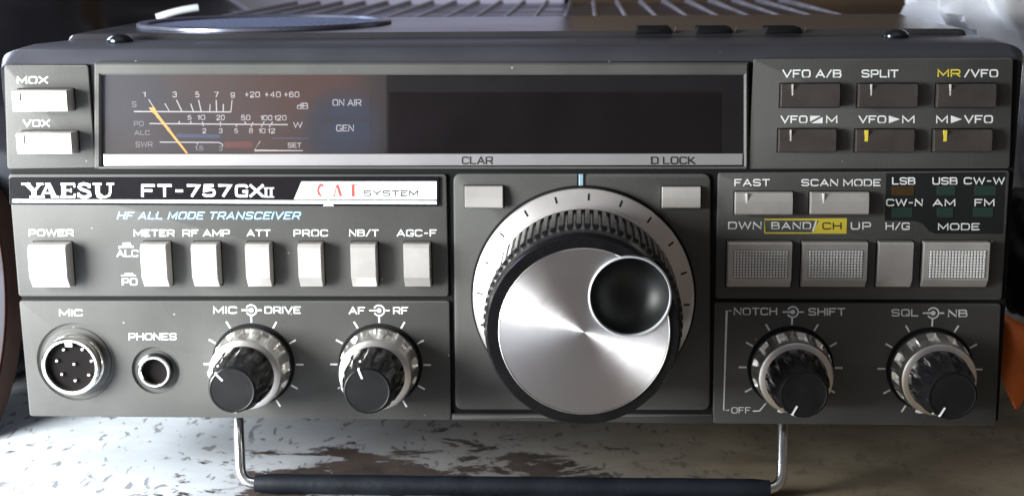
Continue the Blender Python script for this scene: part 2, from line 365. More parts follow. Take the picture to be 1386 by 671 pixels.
# dark under-plate that shows in the grooves
bm = bmesh.new(); slab(bm, [(-118.4, .8), (119.4, .8), (119.4, 86.8), (-118.4, 86.8)], .75, 1.25, 0); link('groove_plate', bm, GROOVE)
def plate(px, name='front_panel', y0=0., r=.8, bev=.3, label=None, m=PAINT):
    pts = [xz(*p) for p in px][::-1]
    bm = bmesh.new(); slab(bm, round_poly(pts, r), y0, 1.0, bev); return link(name, bm, m, smooth=True, label=label)
pA = plate([(5, 88), (119, 88), (129, 227), (9.5, 229)], label='upper left front panel with two buttons')
pC = plate([(1020, 80), (1372, 78), (1367, 228), (1013, 229)], label='upper right front panel with six smoked buttons')
pD = plate([(11, 236), (604, 236), (607, 401), (25, 401)], label='left front panel with the row of rocker buttons')
pE = plate([(613.5, 235), (962, 235), (961, 555), (616, 554.5)], r=2., label='centre front panel round the tuning dial', bev=.5)
pF = plate([(972, 234), (1367, 231), (1356, 406), (968, 404)], label='right front panel with mode buttons')
pG = plate([(25.5, 407), (608, 407), (610.5, 568), (40, 563)], label='lower left front panel with sockets and knobs')
pH = plate([(967, 409.5), (1355, 411), (1348, 576), (965, 573)], label='lower right front panel with two knobs')
pS = plate([(611.5, 560), (964, 561), (964, 573), (611.5, 568.5)], label='strip under the centre panel', r=.2)
# window frame
bm = bmesh.new(); frame_slab(bm, qpx(128, 85, 1013, 228), qpx(137, 101.5, 1007, 225.5), -.5, 1.0, .45)
wf = link('window_frame', bm, PAINT, smooth=False)
bm = bmesh.new()                                   # silver strip under the window
slab(bm, [xz(1005, 223.5, .3), xz(141, 225, .3), xz(140, 208.5, .3), xz(1005.5, 208, .3)][::-1], .1, 1.1, .15)
strip = link('silver_strip', bm, STRIP)
bm = bmesh.new(); text_into(bm, 'CLAR', 625, 212, 667, 222.5, y=.04); link('lettering', bm, DARKP, strip, label='dark lettering reading CLAR')
bm = bmesh.new(); text_into(bm, 'D LOCK', 881, 212, 941, 222.5, y=.04); link('lettering', bm, DARKP, strip, label='dark lettering reading D LOCK')
bm = bmesh.new(); fill(bm, qpx(134, 98, 1009, 212, .35), .35); pane = link('window_pane', bm, GLASS)
# groove plate is solid, so the dial and display sit on it, under the pane (0.75 .. 0.7)
bm = bmesh.new(); slab(bm, qpx(134, 98, 523, 211, .74), .735, .8, 0); meter = link('signal_meter', bm, METF)
bm = bmesh.new(); slab(bm, qpx(523, 98, 1009, 211, .74), .738, .8, 0); fr_ = link('display_surround', bm, mat('surround', (.012, .011, .012), .45, var=.15, spec=.2))
bm = bmesh.new(); slab(bm, qpx(526, 125, 977, 207, .72), .725, .8, 0); disp = link('display_screen', bm, DISP, fr_)
ym = .72
def mtext(s, x0, y0, x1, y1, m=METW, bold=.01): 
    bm = bmesh.new(); text_into(bm, s, x0, y0, x1, y1, y=ym, bold=bold); link('lettering', bm, m, meter, label='meter lettering reading ' + s)
cx_, cy_ = 130, 95; k_ = 290 / 1386.
def M_(x, y): return (cx_ + x * k_, cy_ + y * k_)
for s, x0, y0, x1, y1 in [('1', 300, 140, 320, 175), ('3', 495, 140, 523, 177), ('5', 642, 140, 668, 177), ('7', 765, 140, 792, 177), ('9', 870, 145, 898, 180),
    ('+20', 962, 140, 1060, 177), ('+40', 1090, 140, 1195, 177), ('+60', 1215, 140, 1315, 177), ('dB', 1300, 212, 1372, 253), ('W', 1275, 335, 1335, 373),
    ('5', 592, 292, 617, 322), ('10', 654, 290, 706, 322), ('20', 778, 290, 832, 324), ('50', 938, 290, 998, 325), ('100', 1064, 292, 1140, 326), ('120', 1152, 292, 1232, 326),
    ('2', 688, 377, 713, 408), ('3', 795, 377, 818, 408), ('5', 895, 377, 918, 408), ('8', 990, 375, 1014, 408), ('10', 1052, 376, 1096, 409), ('12', 1110, 376, 1158, 409), ('SET', 1240, 470, 1328, 502)]:
    a = M_(x0, y0); b_ = M_(x1, y1); mtext(s, a[0], a[1], b_[0], b_[1])
for s, x0, y0, x1, y1 in [('S', 232, 203, 262, 240), ('PO', 245, 330, 308, 362), ('ALC', 248, 390, 348, 420), ('SWR', 255, 463, 365, 498), ('0', 390, 285, 408, 312), ('0', 460, 370, 480, 398),
                          ('1.5', 640, 488, 694, 520), ('3', 795, 492, 818, 524)]:
    a = M_(x0, y0); b_ = M_(x1, y1); mtext(s, a[0], a[1], b_[0], b_[1], GREYP)
bm = bmesh.new()
def ms(*pts, w=.22): stroke(bm, [xz(*M_(*p), ym) for p in pts], w, ym)
ms((245, 268), (870, 271), w=.3); ms((340, 190), (388, 266)); ms((520, 193), (556, 268), w=.28); ms((445, 216), (474, 266)); ms((612, 218), (630, 268), w=.28)
ms((663, 193), (680, 268), w=.28); ms((738, 220), (735, 268)); ms((777, 193), (780, 268), w=.28); ms((823, 220), (823, 268), w=.28); ms((880, 193), (872, 272))
ms((345, 346), (1240, 353), w=.28)
for x, a, b_, d in [(540, 330, 346, -6), (615, 330, 346, -6), (688, 334, 362, 6), (805, 332, 364, 0), (962, 332, 350, 8), (912, 350, 366, -6), (1015, 338, 366, -12), (1088, 334, 370, -20), (1142, 334, 370, -22)]: ms((x + 0, a), (x + d, b_), w=.26)
ms((412, 466), (795, 468), (818, 480), (818, 494), w=.24); ms((655, 468), (655, 484), w=.2)
ms((1062, 460), (1024, 520), (1338, 521), w=.22)
link('scale_marks', bm, METW, meter)
bm = bmesh.new(); stroke(bm, [xz(*M_(830, 482), ym), xz(*M_(1010, 482), ym)], 1.5, ym); link('red_zone', bm, mat('red_zone', (.07, .018, .016), .5), meter)
bm = bmesh.new(); stroke(bm, [xz(*M_(520, 424), ym), xz(*M_(800, 428), ym)], .9, ym); stroke(bm, [xz(*M_(1140, 440), ym), xz(*M_(1380, 442), ym)], .35, ym)
link('blue_band', bm, mat('blue_band', (.025, .036, .075), .5), meter)
bm = bmesh.new(); stroke(bm, [xz(*M_(348, 244), .70), xz(*M_(362, 262), .70), xz(*M_(372, 262), .70), xz(*M_(590, 540), .70)], .46, .712); fill(bm, [xz(*M_(340, 244), .7), xz(*M_(378, 240), .7), xz(*M_(400, 285), .7), xz(*M_(370, 280), .7)], .71)
link('needle', bm, NEEDLE, meter)
INDB = mat('indicator_box', (.032, .032, .042), .5, spec=.2)
for s, bx_, tx in [('ON AIR', (448, 130, 501, 158), (450, 134.5, 489, 143.5)), ('GEN', (448, 165.5, 502, 191), (455, 169, 479, 178))]:
    bm = bmesh.new(); slab(bm, qpx(*bx_, .72), .70, .74, 0); o = link('indicator_lamp', bm, INDB, meter, label='unlit indicator reading ' + s)
    bm = bmesh.new(); text_into(bm, s, *tx, y=.69, bold=.01); link('lettering', bm, METW, meter, label='lettering reading ' + s)
# ------------------------------------------------------------------ badge
bm = bmesh.new(); slab(bm, round_poly([xz(14, 276.5), xz(595, 279), xz(595, 239), xz(13, 240)], .3), -.55, .6, .15); badge = link('name_badge', bm, BLK)
yb = -.6
bm = bmesh.new()
fill(bm, [xz(397.7, 270, yb), xz(591, 270.3, yb), xz(591, 245.4, yb), xz(408, 245.6, yb)], yb)
fill(bm, [xz(16.5, 274, yb), xz(591, 276.5, yb), xz(591, 272, yb), xz(16.5, 269.6, yb)], yb)
fill(bm, [xz(437, 279, yb - .05), xz(452, 279, yb - .05), xz(444.5, 270, yb - .05)], yb - .05)
link('white_stripe', bm, WHITE, badge)
bm = bmesh.new(); text_into(bm, 'FT-757', 191, 249.3, 313, 266.6, y=yb, bold=.042, space=1.12); text_into(bm, 'GX', 318, 249.5, 357, 267, y=yb, bold=.04)
def B(x, y): return xz(x, y, yb)
for x in (360, 367): stroke(bm, [B(x, 255), B(x, 266)], .55, yb)
stroke(bm, [B(357, 254.5), B(371, 254.5)], .28, yb); stroke(bm, [B(357, 266.5), B(371, 266.5)], .28, yb)
link('lettering', bm, WHITE, badge, label='bold white lettering reading FT-757GXII')
# slab-serif maker's name built from strokes; letter box 28.9..157 px, cap height 248..267.5 px
bm = bmesh.new(); T_, B_ = 248.6, 267.0
def sv(x0, y0, x1, y1, w): stroke(bm, [B(x0, y0), B(x1, y1)], w, yb)
def serif(xc, y, hw): sv(xc - hw, y, xc + hw, y, .50)
# Y
sv(36, T_, 46, 259, 1.05); sv(54.5, T_, 46.5, 259, .55); sv(46, 258, 46, B_, 1.05); serif(35, T_ + .5, 6); serif(54, T_ + .5, 4.5); serif(46, B_ - .5, 6)
# A
sv(64.5, T_ + 1, 56, B_, .55); sv(65, T_, 74, B_, 1.1); sv(60, 261.5, 71, 261.5, .45); serif(56, B_ - .5, 4.5); serif(74.5, B_ - .5, 5.5); serif(64, T_ + .5, 3)
# E
sv(86, T_, 86, B_, 1.1); sv(82, T_ + .6, 101, T_ + .6, .55); sv(82, B_ - .6, 101.5, B_ - .6, .55); sv(87, 257.6, 96, 257.6, .45); sv(100.5, T_, 100.5, T_ + 5, .4); sv(101, B_ - 5, 101, B_, .4); sv(96, 255, 96, 260.5, .35)
# S
pts = [(121, 253.5), (118.5, 250), (113, 248.8), (108, 250.2), (107.2, 253.4), (110, 256.2), (116, 258), (121, 260.5), (121.5, 264), (117.5, 266.6), (112, 266.7), (107.5, 264.8), (105.8, 261.8)]
stroke(bm, [B(*p) for p in pts], .72, yb); sv(121.3, T_, 121.3, 254.5, .4); sv(105.8, 260.8, 105.8, B_, .4)
# U
pts = [(132, T_), (132, 260), (133.5, 264.5), (138, 266.6), (143, 266.6), (147.8, 264.3), (149.2, 260), (149.2, T_)]
stroke(bm, [B(*p) for p in pts[:4]], 1.1, yb); stroke(bm, [B(*p) for p in pts[3:]], .55, yb); serif(131.5, T_ + .5, 6); serif(149.3, T_ + .5, 5)
link('lettering', bm, WHITE, badge, label='slab serif white lettering reading YAESU')
bm = bmesh.new(); yc = yb - .03
def C_(x, y): return xz(x, y, yc)
stroke(bm, [C_(*p) for p in [(437.5, 251), (434, 250), (431.2, 254), (430.6, 258), (431.5, 262), (434.5, 265.5)]], .55, yc); stroke(bm, [C_(437.5, 249.5), C_(437.5, 253)], .2, yc)
stroke(bm, [C_(456, 250), C_(452, 265.5)], .22, yc); stroke(bm, [C_(456.5, 250), C_(461.5, 265.5)], .62, yc); stroke(bm, [C_(453.5, 260.5), C_(459.5, 260.5)], .2, yc); stroke(bm, [C_(450, 265.3), C_(454, 265.3)], .2, yc)
stroke(bm, [C_(478, 250), C_(478, 265.5)], .7, yc); stroke(bm, [C_(474, 250.3), C_(484, 250.3)], .22, yc); stroke(bm, [C_(476, 265.3), C_(480.5, 265.3)], .2, yc)
link('lettering', bm, REDP, badge, label='worn red serif lettering reading CAT')
bm = bmesh.new(); text_into(bm, 'SYSTEM', 492, 257.6, 566, 265.4, y=yc, bold=.035); link('lettering', bm, DARKP, badge, label='dark lettering reading SYSTEM')
# ------------------------------------------------------------------ printed lettering
L = lettering
L('MOX', 23, 103.5, 65, 113.5, pA, bold=.03); L('VOX', 31, 162, 67.5, 171.8, pA, bold=.03)
L('HF ALL MODE TRANSCEIVER', 158, 286.5, 408, 297, pD, BLUEP, shear=.25, space=1.15)
L('POWER', 39, 310.3, 99.5, 319.8, pD)
for s, a, b_ in [('METER', 181, 236), ('RF AMP', 247, 311), ('ATT', 334, 366), ('PROC', 397.5, 444), ('NB/T', 472.5, 512.5), ('AGC-F', 537, 591)]: L(s, a, 310.5, b_, 320, pD)
L('ALC', 158, 338, 187, 347.5, pD); L('PO', 165, 376, 186, 386, pD)
bm = bmesh.new()
fill(bm, [xz(161, 334.8, -.06), xz(181, 334.8, -.06), xz(181, 333, -.06), xz(161, 333, -.06)], -.06); fill(bm, [xz(165, 333, -.06), xz(178, 333, -.06), xz(176.5, 328.2, -.06), xz(166.5, 328.2, -.06)], -.065)
link('switch_symbol', bm, WHITE, pD); bm = bmesh.new()
fill(bm, [xz(164, 373.5, -.06), xz(184, 373.5, -.06), xz(184, 372, -.06), xz(164, 372, -.06)], -.06); fill(bm, [xz(168, 372, -.06), xz(181, 372, -.06), xz(179.5, 369.4, -.06), xz(169.5, 369.4, -.06)], -.065)
link('switch_symbol', bm, WHITE, pD)
L('MIC', 80, 418.5, 112, 427.5, pG); L('PHONES', 174, 450.5, 239, 460, pG)
L('MIC', 288.5, 414.5, 321, 424.3, pG); L('DRIVE', 358, 414.5, 407, 424.3, pG); L('AF', 472, 415, 494, 425, pG); L('RF', 532, 415, 552.5, 425, pG)
L('NOTCH', 993, 416, 1052, 426.3, pH, GREYP if 0 else None); L('SHIFT', 1094, 416.5, 1144, 426.8, pH); L('SQL', 1206.5, 418, 1243, 428, pH); L('NB', 1283, 418.8, 1309.5, 429, pH)
L('OFF', 990, 550.5, 1016, 559, pH, bold=.0)
def knob_symbol(x, y, parent):
    c = Vector(xz(x, y, -.06)); bm = bmesh.new(); s = 1 / 5.78
    stroke(bm, [c + Vector((-14 * s, 0)), c + Vector((-3 * s, 0))], .36, -.06); stroke(bm, [c + Vector((9 * s, 0)), c + Vector((15 * s, 0))], .36, -.06)
    stroke(bm, [c + Vector((math.sin(a) * 7.4 * s, math.cos(a) * 7.4 * s)) for a in [math.radians(-62 + k * 304 / 24) for k in range(25)]], .38, -.06)
    fill(bm, [c + Vector((math.cos(a) * 3.4 * s, math.sin(a) * 3.4 * s)) for a in [k * PI / 8 for k in range(16)]], -.065)
    link('concentric_knob_symbol', bm, WHITE, parent)
knob_symbol(340, 419.5, pG); knob_symbol(513, 420, pG); knob_symbol(1073, 422, pH); knob_symbol(1263, 423.5, pH)
bm = bmesh.new()
stroke(bm, [xz(990, 420.3, -.06), xz(983.6, 420.3, -.06), xz(979.5, 554.5, -.06), xz(987, 554.8, -.06)], .26, -.06); stroke(bm, [xz(1019, 556, -.06), xz(1028, 555.6, -.06), xz(1036.5, 545.5, -.06)], .30, -.06)
link('bracket_line', bm, WHITE, pH)
L('FAST', 994, 242.3, 1042, 252, pF); L('SCAN MODE', 1084.5, 242.5, 1192, 252, pF); L('DWN', 985.5, 300, 1031, 310.3, pF); L('UP', 1151.5, 300.5, 1179, 310.7, pF, space=1.3)
bm = bmesh.new(); text_into(bm, 'BAND', 1044, 300.5, 1098, 310.3, y=-.09, space=1.15); text_into(bm, '/', 1099, 298.5, 1106, 313, y=-.10)
link('lettering', bm, WHITE, pF, label='white lettering reading BAND')
bm = bmesh.new(); y_ = -.06
fr0 = [xz(*p, y_) for p in [(1035, 315.3), (1146, 315.3), (1146, 297), (1035, 297)]]
stroke(bm, fr0 + [fr0[0]], .32, y_); fill(bm, [xz(*p, y_) for p in [(1099, 315), (1145.5, 315), (1145.5, 297.5), (1109, 297.5)]], y_ - .01); link('yellow_band_box', bm, YEL, pF)
bm = bmesh.new(); text_into(bm, 'CH', 1113, 301, 1139, 310.5, y=-.10); link('lettering', bm, DARKP, pF, label='dark lettering reading CH on the yellow box')
bm = bmesh.new()                                   # black mode area
pts = [xz(*p) for p in [(1199.5, 234.5), (1361, 233), (1357.5, 316.5), (1266, 316), (1258, 313), (1250, 304), (1244, 300.5), (1236, 299), (1197.5, 298.5)]][::-1]
slab(bm, pts, -.05, .5, 0); modep = link('mode_area', bm, mat('mode_area_black', (.009, .010, .011), .45, var=.15))
ky = dict(y=-.10)
L('LSB', 1207.5, 240, 1239, 250, modep, **ky); L('USB', 1262, 240, 1296, 250, modep, **ky); L('CW-W', 1304.5, 240, 1360, 249.6, modep, **ky)
L('CW-N', 1199.5, 269.3, 1249, 279, modep, **ky); L('AM', 1262.5, 269.5, 1293, 279, modep, space=1.2, **ky); L('FM', 1319, 269.3, 1346, 279, modep, **ky)
L('H/G', 1198.5, 301, 1231.5, 311, pF, **ky); L('MODE', 1269.5, 302, 1326, 311.5, modep, **ky)
for x0, y0, x1, y1, m_ in [(1207, 252, 1237, 264.5, LEDA), (1268, 251.5, 1293, 264.5, LEDM), (1319, 251.5, 1348, 264.5, LEDM), (1207, 281, 1235, 294.5, LEDM), (1268, 281, 1290, 294, LEDM), (1317, 281, 1344, 293.5, LEDM)]:
    bm = bmesh.new(); slab(bm, round_poly(qpx(x0, y0, x1, y1), .2), -.12, .3, .05); link('mode_indicator', bm, m_, modep)
# vfo lettering
L('VFO A/B', 1059, 94.5, 1139, 105.5, pC, bold=.03); L('SPLIT', 1166, 94.5, 1216, 105.3, pC, bold=.03); L('MR', 1269, 94, 1300, 104.5, pC, YEL, bold=.03); L('/VFO', 1305, 94, 1351, 105, pC, bold=.03)
L('VFO', 1056.5, 156.5, 1093, 167, pC, bold=.03); L('M', 1118, 156.5, 1133.5, 167, pC, bold=.03); L('VFO', 1162, 156.5, 1199.5, 167, pC, bold=.03); L('M', 1221, 156.5, 1238, 167, pC, bold=.03)
L('M', 1267, 156.5, 1283, 167, pC, bold=.03); L('VFO', 1305, 156, 1344, 167, pC, bold=.03)
bm = bmesh.new()
for a in (1203, 1287): fill(bm, [xz(a, 167, -.06), xz(a + 15, 161.5, -.06), xz(a, 156.5, -.06)], -.06)
fill(bm, [xz(*p, -.06) for p in [(1096.5, 165), (1111, 157), (1096.5, 157)]], -.06); fill(bm, [xz(*p, -.06) for p in [(1098, 167), (1113.5, 167), (1113.5, 158.5)]], -.06)
link('arrow_symbol', bm, WHITE, pC)
# ------------------------------------------------------------------ buttons
def button(x0, y0, x1, y1, d, m, tick=None, tickm=None, crease=None, name='push_button', bb=0., bt=0.7, parent=ROOT, label=None, well=True, sidebev=.35):
    """cap whose front face fills the photo box at height d above the panel, in a black well"""
    a = P(x0, y1, -d); b_ = P(x1, y0, -d)
    bm = bmesh.new()
    xs0, xs1, z0, z1 = a.x, b_.x, a.z, b_.z; h = z1 - z0
    # side profile (y, z) from bottom back round the front to top back
    if bb: pr = [(1, z0), (-d + 1.6, z0), (-d, z0 + bb), (-d, z1 - bt), (-d + bt * .8, z1), (1, z1)]
    elif crease: pr = [(1, z0), (-d + .3, z0), (-d, z0 + .3), (-d, z0 + h * (1 - crease)), (-d + .55, z1 - .15), (-d + .8, z1), (1, z1)]
    else: pr = [(1, z0), (-d + .3, z0), (-d, z0 + .3), (-d, z1 - .3), (-d + .3, z1), (1, z1)]
    cz = (z0 + z1) / 2; rings = []
    for x, k in ((xs0, 1), (xs0 + sidebev * .35, 0), (xs1 - sidebev * .35, 0), (xs1, 1)):
        ring = []
        for y, z in pr:
            yy = y + (sidebev if (k and y < 0) else 0); zz = z + (cz - z) * (.02 if k else 0)
            ring.append(bm.verts.new((x, yy, zz)))
        rings.append(ring)
    for p, q in zip(rings, rings[1:]):
        for i in range(len(pr)): bm.faces.new((p[i], p[(i + 1) % len(pr)], q[(i + 1) % len(pr)], q[i]))
    bm.faces.new(rings[0]); bm.faces.new(rings[-1])
    o = link(name, bm, m, parent, label=label)
    if well:
        bm = bmesh.new(); g = .30
        rim = [(xs0 - g, z0 - g), (xs1 + g, z0 - g), (xs1 + g, z1 + g * .6), (xs0 - g, z1 + g * .6)]
        slab(bm, round_poly(rim, .25), -.04, .5, 0); link('button_well', bm, GROOVE, parent)
    if tick:
        bm = bmesh.new(); tx, ty0, ty1 = tick; p = P(tx, ty1, -d); q = P(tx, ty0, -d)
        box(bm, (p.x - (.16 if tickm is not YEL else .38), -d - .05, p.z), (p.x + (.16 if tickm is not YEL else .38), -d + .5, q.z)); link('marker_slot', bm, tickm or GREYP, o)
    return o
button(17, 122.5, 90, 151.5, 4.6, BTN, (28, 125, 137), GROOVE, label='MOX button'); button(23, 180, 96, 209, 4.6, BTN, (33.5, 183, 195), GROOVE, label='VOX button')
button(40.5, 332, 88, 390.5, 4.6, BTN, bb=2.6, bt=.9, name='rocker_button', label='wide power button')
for a, b_, d in [(192, 224, 4.2), (260.5, 292.5, 4.0), (333.5, 364, 3.6), (404.5, 434, 3.6), (475.5, 508, 3.6), (547, 581, 3.4)]:
    button(a, 331, b_, 389.5, d, BTN, bb=2.5, bt=.8, name='rocker_button')
button(629, 252.5, 680.5, 281.5, 1.6, BTN, crease=.5, name='clarifier_button'); button(896, 253.5, 949, 282, 1.6, BTN, crease=.5, name='dial_lock_button')
button(995, 261, 1074, 291, 2.2, BTN, (1010.5, 262, 275), WHITE, crease=.38); button(1097, 261, 1177.5, 290.5, 2.2, BTN, (1114.5, 262, 275), WHITE, crease=.38)
for (x0, x1, y0, y1, tx, tm) in [(1057, 1138, 114, 146, 1072.5, TICK), (1162, 1243.5, 114, 146, 1179, TICK), (1268.5, 1350, 114, 146, 1286, TICK),
                                 (1054, 1133, 175.5, 206.5, 1070, TICK), (1158.5, 1239, 176, 206.5, 1172.5, YEL), (1264, 1344.5, 176, 206, 1279, YEL)]:
    button(x0, y0, x1, y1, 2.0, BTND, (tx, y0 + .5, y0 + 15.5), tm, crease=.3, label='smoked button with a yellow marker' if tm is YEL else 'smoked button with a pale marker')
def pad(x0, x1, gx0, gx1, d=2.4):
    o = button(x0, 328.5, x1, 390, d, BTN, bb=2.0, bt=.35, name='pad_button', label='wide button with a grid of grip dots')
    a = P(gx0, 376, -d); b_ = P(gx1, 339, -d); bm = bmesh.new(); nx, nz = 18, 10
    for i in range(nx):
        for j in range(nz):
            x = a.x + (b_.x - a.x) * (i + .5) / nx; z = a.z + (b_.z - a.z) * (j + .5) / nz; s = (b_.x - a.x) / nx * .36
            vs = [bm.verts.new((x + dx * s, -d - .01, z + dz * s)) for dx, dz in ((-1, -1), (1, -1), (1, 1), (-1, 1))]
            ts = [bm.verts.new((x + dx * s * .6, -d - .30, z + dz * s * .6)) for dx, dz in ((-1, -1), (1, -1), (1, 1), (-1, 1))]
            bm.faces.new(ts)
            for k in range(4): bm.faces.new((vs[k], vs[(k + 1) % 4], ts[(k + 1) % 4], ts[k]))
    link('grip_dots', bm, DOTM, o)
    bm = bmesh.new(); slab(bm, [(a.x - .1, a.z - .1), (b_.x + .1, a.z - .1), (b_.x + .1, b_.z + .1), (a.x - .1, b_.z + .1)], -d - .02, -d + .2, 0)
    link('grip_pad', bm, mat('grip_pad', (.22, .21, .21), .5), o)
DOTM = mat('grip_dot', (.85, .84, .83), .4)
pad(984, 1073, 992.5, 1067); pad(1085, 1175.5, 1093.5, 1168.5); pad(1248, 1341, 1256.5, 1335)
button(1187.5, 328.5, 1237.5, 390, 2.4, BTN, bb=2.0, bt=.35, name='home_button')
# ------------------------------------------------------------------ sockets
def cut_panel(o, cx, cz, r0, r1, y1):
    bm = bmesh.new(); lathe(bm, cx, cz, [(r1, y1), (r0, -1)], 72); me = bpy.data.meshes.new('cut')
    for v in bm.verts: v.co = v.co * MM
    bmesh.ops.recalc_face_normals(bm, faces=bm.faces); bm.to_mesh(me); bm.free()
    c_ = bpy.data.objects.new('cut', me); COL.objects.link(c_); c_.parent = ROOT
    md = o.modifiers.new('b', 'BOOLEAN'); md.object = c_; md.operation = 'DIFFERENCE'; md.solver = 'EXACT'; bpy.context.view_layer.update()
    me = bpy.data.meshes.new_from_object(o.evaluated_get(bpy.context.evaluated_depsgraph_get())); o.modifiers.clear(); o.data = me
    bpy.data.objects.remove(c_)
    me.set_sharp_from_angle(angle=math.radians(30))
for (a_, b_), r0_ in (((103, 489.6), 10.0), ((210.7, 501), 6.1)):
    c = P(a_, b_); cut_panel(pG, c.x, c.z, r0_ + .3, r0_ - .35, .68)
c = P(103, 489.6); c2 = P(95.7, 497, -6); cx, cz = c.x, c.z
bm = bmesh.new(); R0 = 58 / 5.78; lathe(bm, cx, cz, [(8.6, .66), (8.6, .35), (8.1, .3), (7.0, .3)], 64); link('microphone_socket_recess', bm, mat('recess_paint', (.05, .05, .048), .45, var=.1), smooth=True)
bm = bmesh.new(); lathe(bm, cx, cz, [(7.3, .4), (7.3, -.8), (7.0, -1), (7.0, -2.6), (7.25, -2.9), (7.25, -3.9), (6.8, -4.3), (6.25, -4.3), (6.1, -3.9), (6.1, -1.5)], 72, cap0=False, cap1=False)
ms_ = link('microphone_socket', bm, CHROME, smooth=True)
bm = bmesh.new(); lathe(bm, cx, cz, [(6.15, -1), (6.15, -2.7)], 48); link('insulator', bm, HOLE, ms_)
for x, y in [(213, 181), (275, 180), (190, 218), (248, 229), (306, 219), (207, 263), (297, 265), (252, 284)]:
    p = P(x / 2.477, 400 + y / 2.477, -3.3); dx, dz = p.x, p.z
    bm = bmesh.new(); lathe(bm, dx, dz, [(.5, -2), (.5, -3.2), (.3, -3.5)], 12); link('contact_pin', bm, PIN, ms_, smooth=True)
bm = bmesh.new(); box(bm, (cx - .9, -4.1, cz + 5.0), (cx + .9, -2.6, cz + 6.2)); link('keyway', bm, CHROME, ms_)
c = P(210.7, 501); cx, cz = c.x, c.z
bm = bmesh.new(); lathe(bm, cx, cz, [(4.9, .66), (4.9, .4), (4.2, .35)], 56, cap1=False, cap0=False); link('headphone_socket_recess', bm, mat('recess_paint_2', (.05, .05, .048), .45, var=.1), smooth=True)
bm = bmesh.new(); lathe(bm, cx, cz, [(4.4, .4), (4.4, -.6), (4.0, -.8)], 48, cap1=False, cap0=False); link('collar', bm, BLK, smooth=True)
bm = bmesh.new(); lathe(bm, cx, cz, [(4.0, .3), (4.0, -1.3), (3.8, -1.6), (3.4, -1.6), (3.15, -1.3), (3.15, .6)], 48, cap1=False, cap0=False); hs = link('headphone_socket', bm, CHROME, smooth=True)
bm = bmesh.new(); lathe(bm, cx, cz, [(3.3, .5), (3.3, .45)], 40); link('socket_hole', bm, HOLE, hs)
# ------------------------------------------------------------------ small concentric knobs
def knob(px, py, angle_out, ticks, parent, rot, label, y_front=-21.5, ang_in=0.):
    c = P(px, py); cx, cz = c.x, c.z
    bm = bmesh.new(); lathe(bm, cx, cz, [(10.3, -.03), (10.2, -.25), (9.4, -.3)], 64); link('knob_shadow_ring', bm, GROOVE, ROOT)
    root = None
    def fl(i, a):
        if i in (3, 4, 5, 6):
            return -.85 * min(1, max(0, math.cos(12 * (a + rot)) - .05) * 3)
        return 0
    bm = bmesh.new(); lathe(bm, cx, cz, [(9.3, -.3), (9.5, -.8), (9.5, -2.4), (9.3, -2.9), (9.2, -3.6), (9.0, -6.6), (8.9, -7.0), (8.95, -7.9), (8.6, -9.2), (7.9, -9.6), (6, -9.6)], 192, fl)
    ring = link('outer_knob', bm, SILVER, smooth=True, label='silver ' + label)
    bm = bmesh.new(); a = math.radians(angle_out); s, co = math.sin(a), math.cos(a)
    def pt(r, t, y): return Vector((cx + s * r + co * t, y, cz + co * r - s * t))
    vs = [bm.verts.new(pt(r_, t_, y_)) for r_, t_, y_ in [(8.6, -.45, -9.3), (9.75, -.45, -6.5), (9.75, .45, -6.5), (8.6, .45, -9.3), (8.6, -.45, -6), (8.6, .45, -6)]]
    for f in ((0, 1, 2, 3), (1, 4, 5, 2), (0, 3, 5, 4), (0, 4, 1), (3, 2, 5)): bm.faces.new([vs[i] for i in f])
    link('pointer_mark', bm, WHITE, ring)
    def fl2(i, a):
        if i in (2, 3, 4): return -.55 * (max(0, math.cos(12 * (a + rot + .1)))) ** .7
        return 0
    bm = bmesh.new(); lathe(bm, cx, cz, [(7.2, -9.4), (7.25, -9.9), (7.1, -10.6), (6.85, -15.2), (6.6, -16.6), (6.1, -17.3), (5.65, y_front + .6), (5.4, y_front + .12), (5.1, y_front)], 192, fl2, cap1=False)
    inner = link('inner_knob', bm, KNOB, smooth=True, label='black ' + label)
    bm = bmesh.new(); lathe(bm, cx, cz, [(5.12, y_front + .3), (5.12, y_front), (5.0, y_front + .06), (4.8, y_front + .1)], 64, cap0=False); link('knob_face', bm, KNOBF, inner, smooth=False)
    bm = bmesh.new(); a = math.radians(ang_in); s, co = math.sin(a), math.cos(a)
    path = [(3.0, y_front + .0), (5.1, y_front - .06), (5.5, y_front + .3), (5.95, -17.6), (6.3, -17.1)]
    w = .24; lv = [bm.verts.new(pt2) for pt2 in [Vector((cx + s * r_ * 1.0 - co * w, y_, cz + co * r_ + s * w)) for r_, y_ in [(r_ + .08, y_ - .06) for r_, y_ in path]]]
    rv_ = [bm.verts.new(pt2) for pt2 in [Vector((cx + s * r_ * 1.0 + co * w, y_, cz + co * r_ - s * w)) for r_, y_ in [(r_ + .08, y_ - .06) for r_, y_ in path]]]
    for i in range(len(path) - 1): bm.faces.new((lv[i], lv[i + 1], rv_[i + 1], rv_[i]))
    link('pointer_line', bm, WHITE, inner)
    bm = bmesh.new()
    for k in ticks:
        a = math.radians(k); s, co = math.sin(a), math.cos(a)
        stroke(bm, [(cx + s * 10.55, cz + co * 10.55), (cx + s * 12.4, cz + co * 12.4)], .42, -.07)
    link('tick_marks', bm, WHITE, parent)
full = [-150, -120, -90, -60, -30, 0, 30, 60, 90, 120, 150]
knob(343, 492.5, -92, full, pG, .05, 'microphone gain and drive knob', ang_in=-42)
knob(515, 493, -118, full, pG, .18, 'audio and radio gain knob', ang_in=-20)
knob(1070, 497, -160, full[1:], pH, .32, 'notch and shift knob', y_front=-21.5, ang_in=-152)
knob(1258.5, 499, -155, full, pH, .1, 'squelch and noise blanker knob', y_front=-21.5, ang_in=-150)
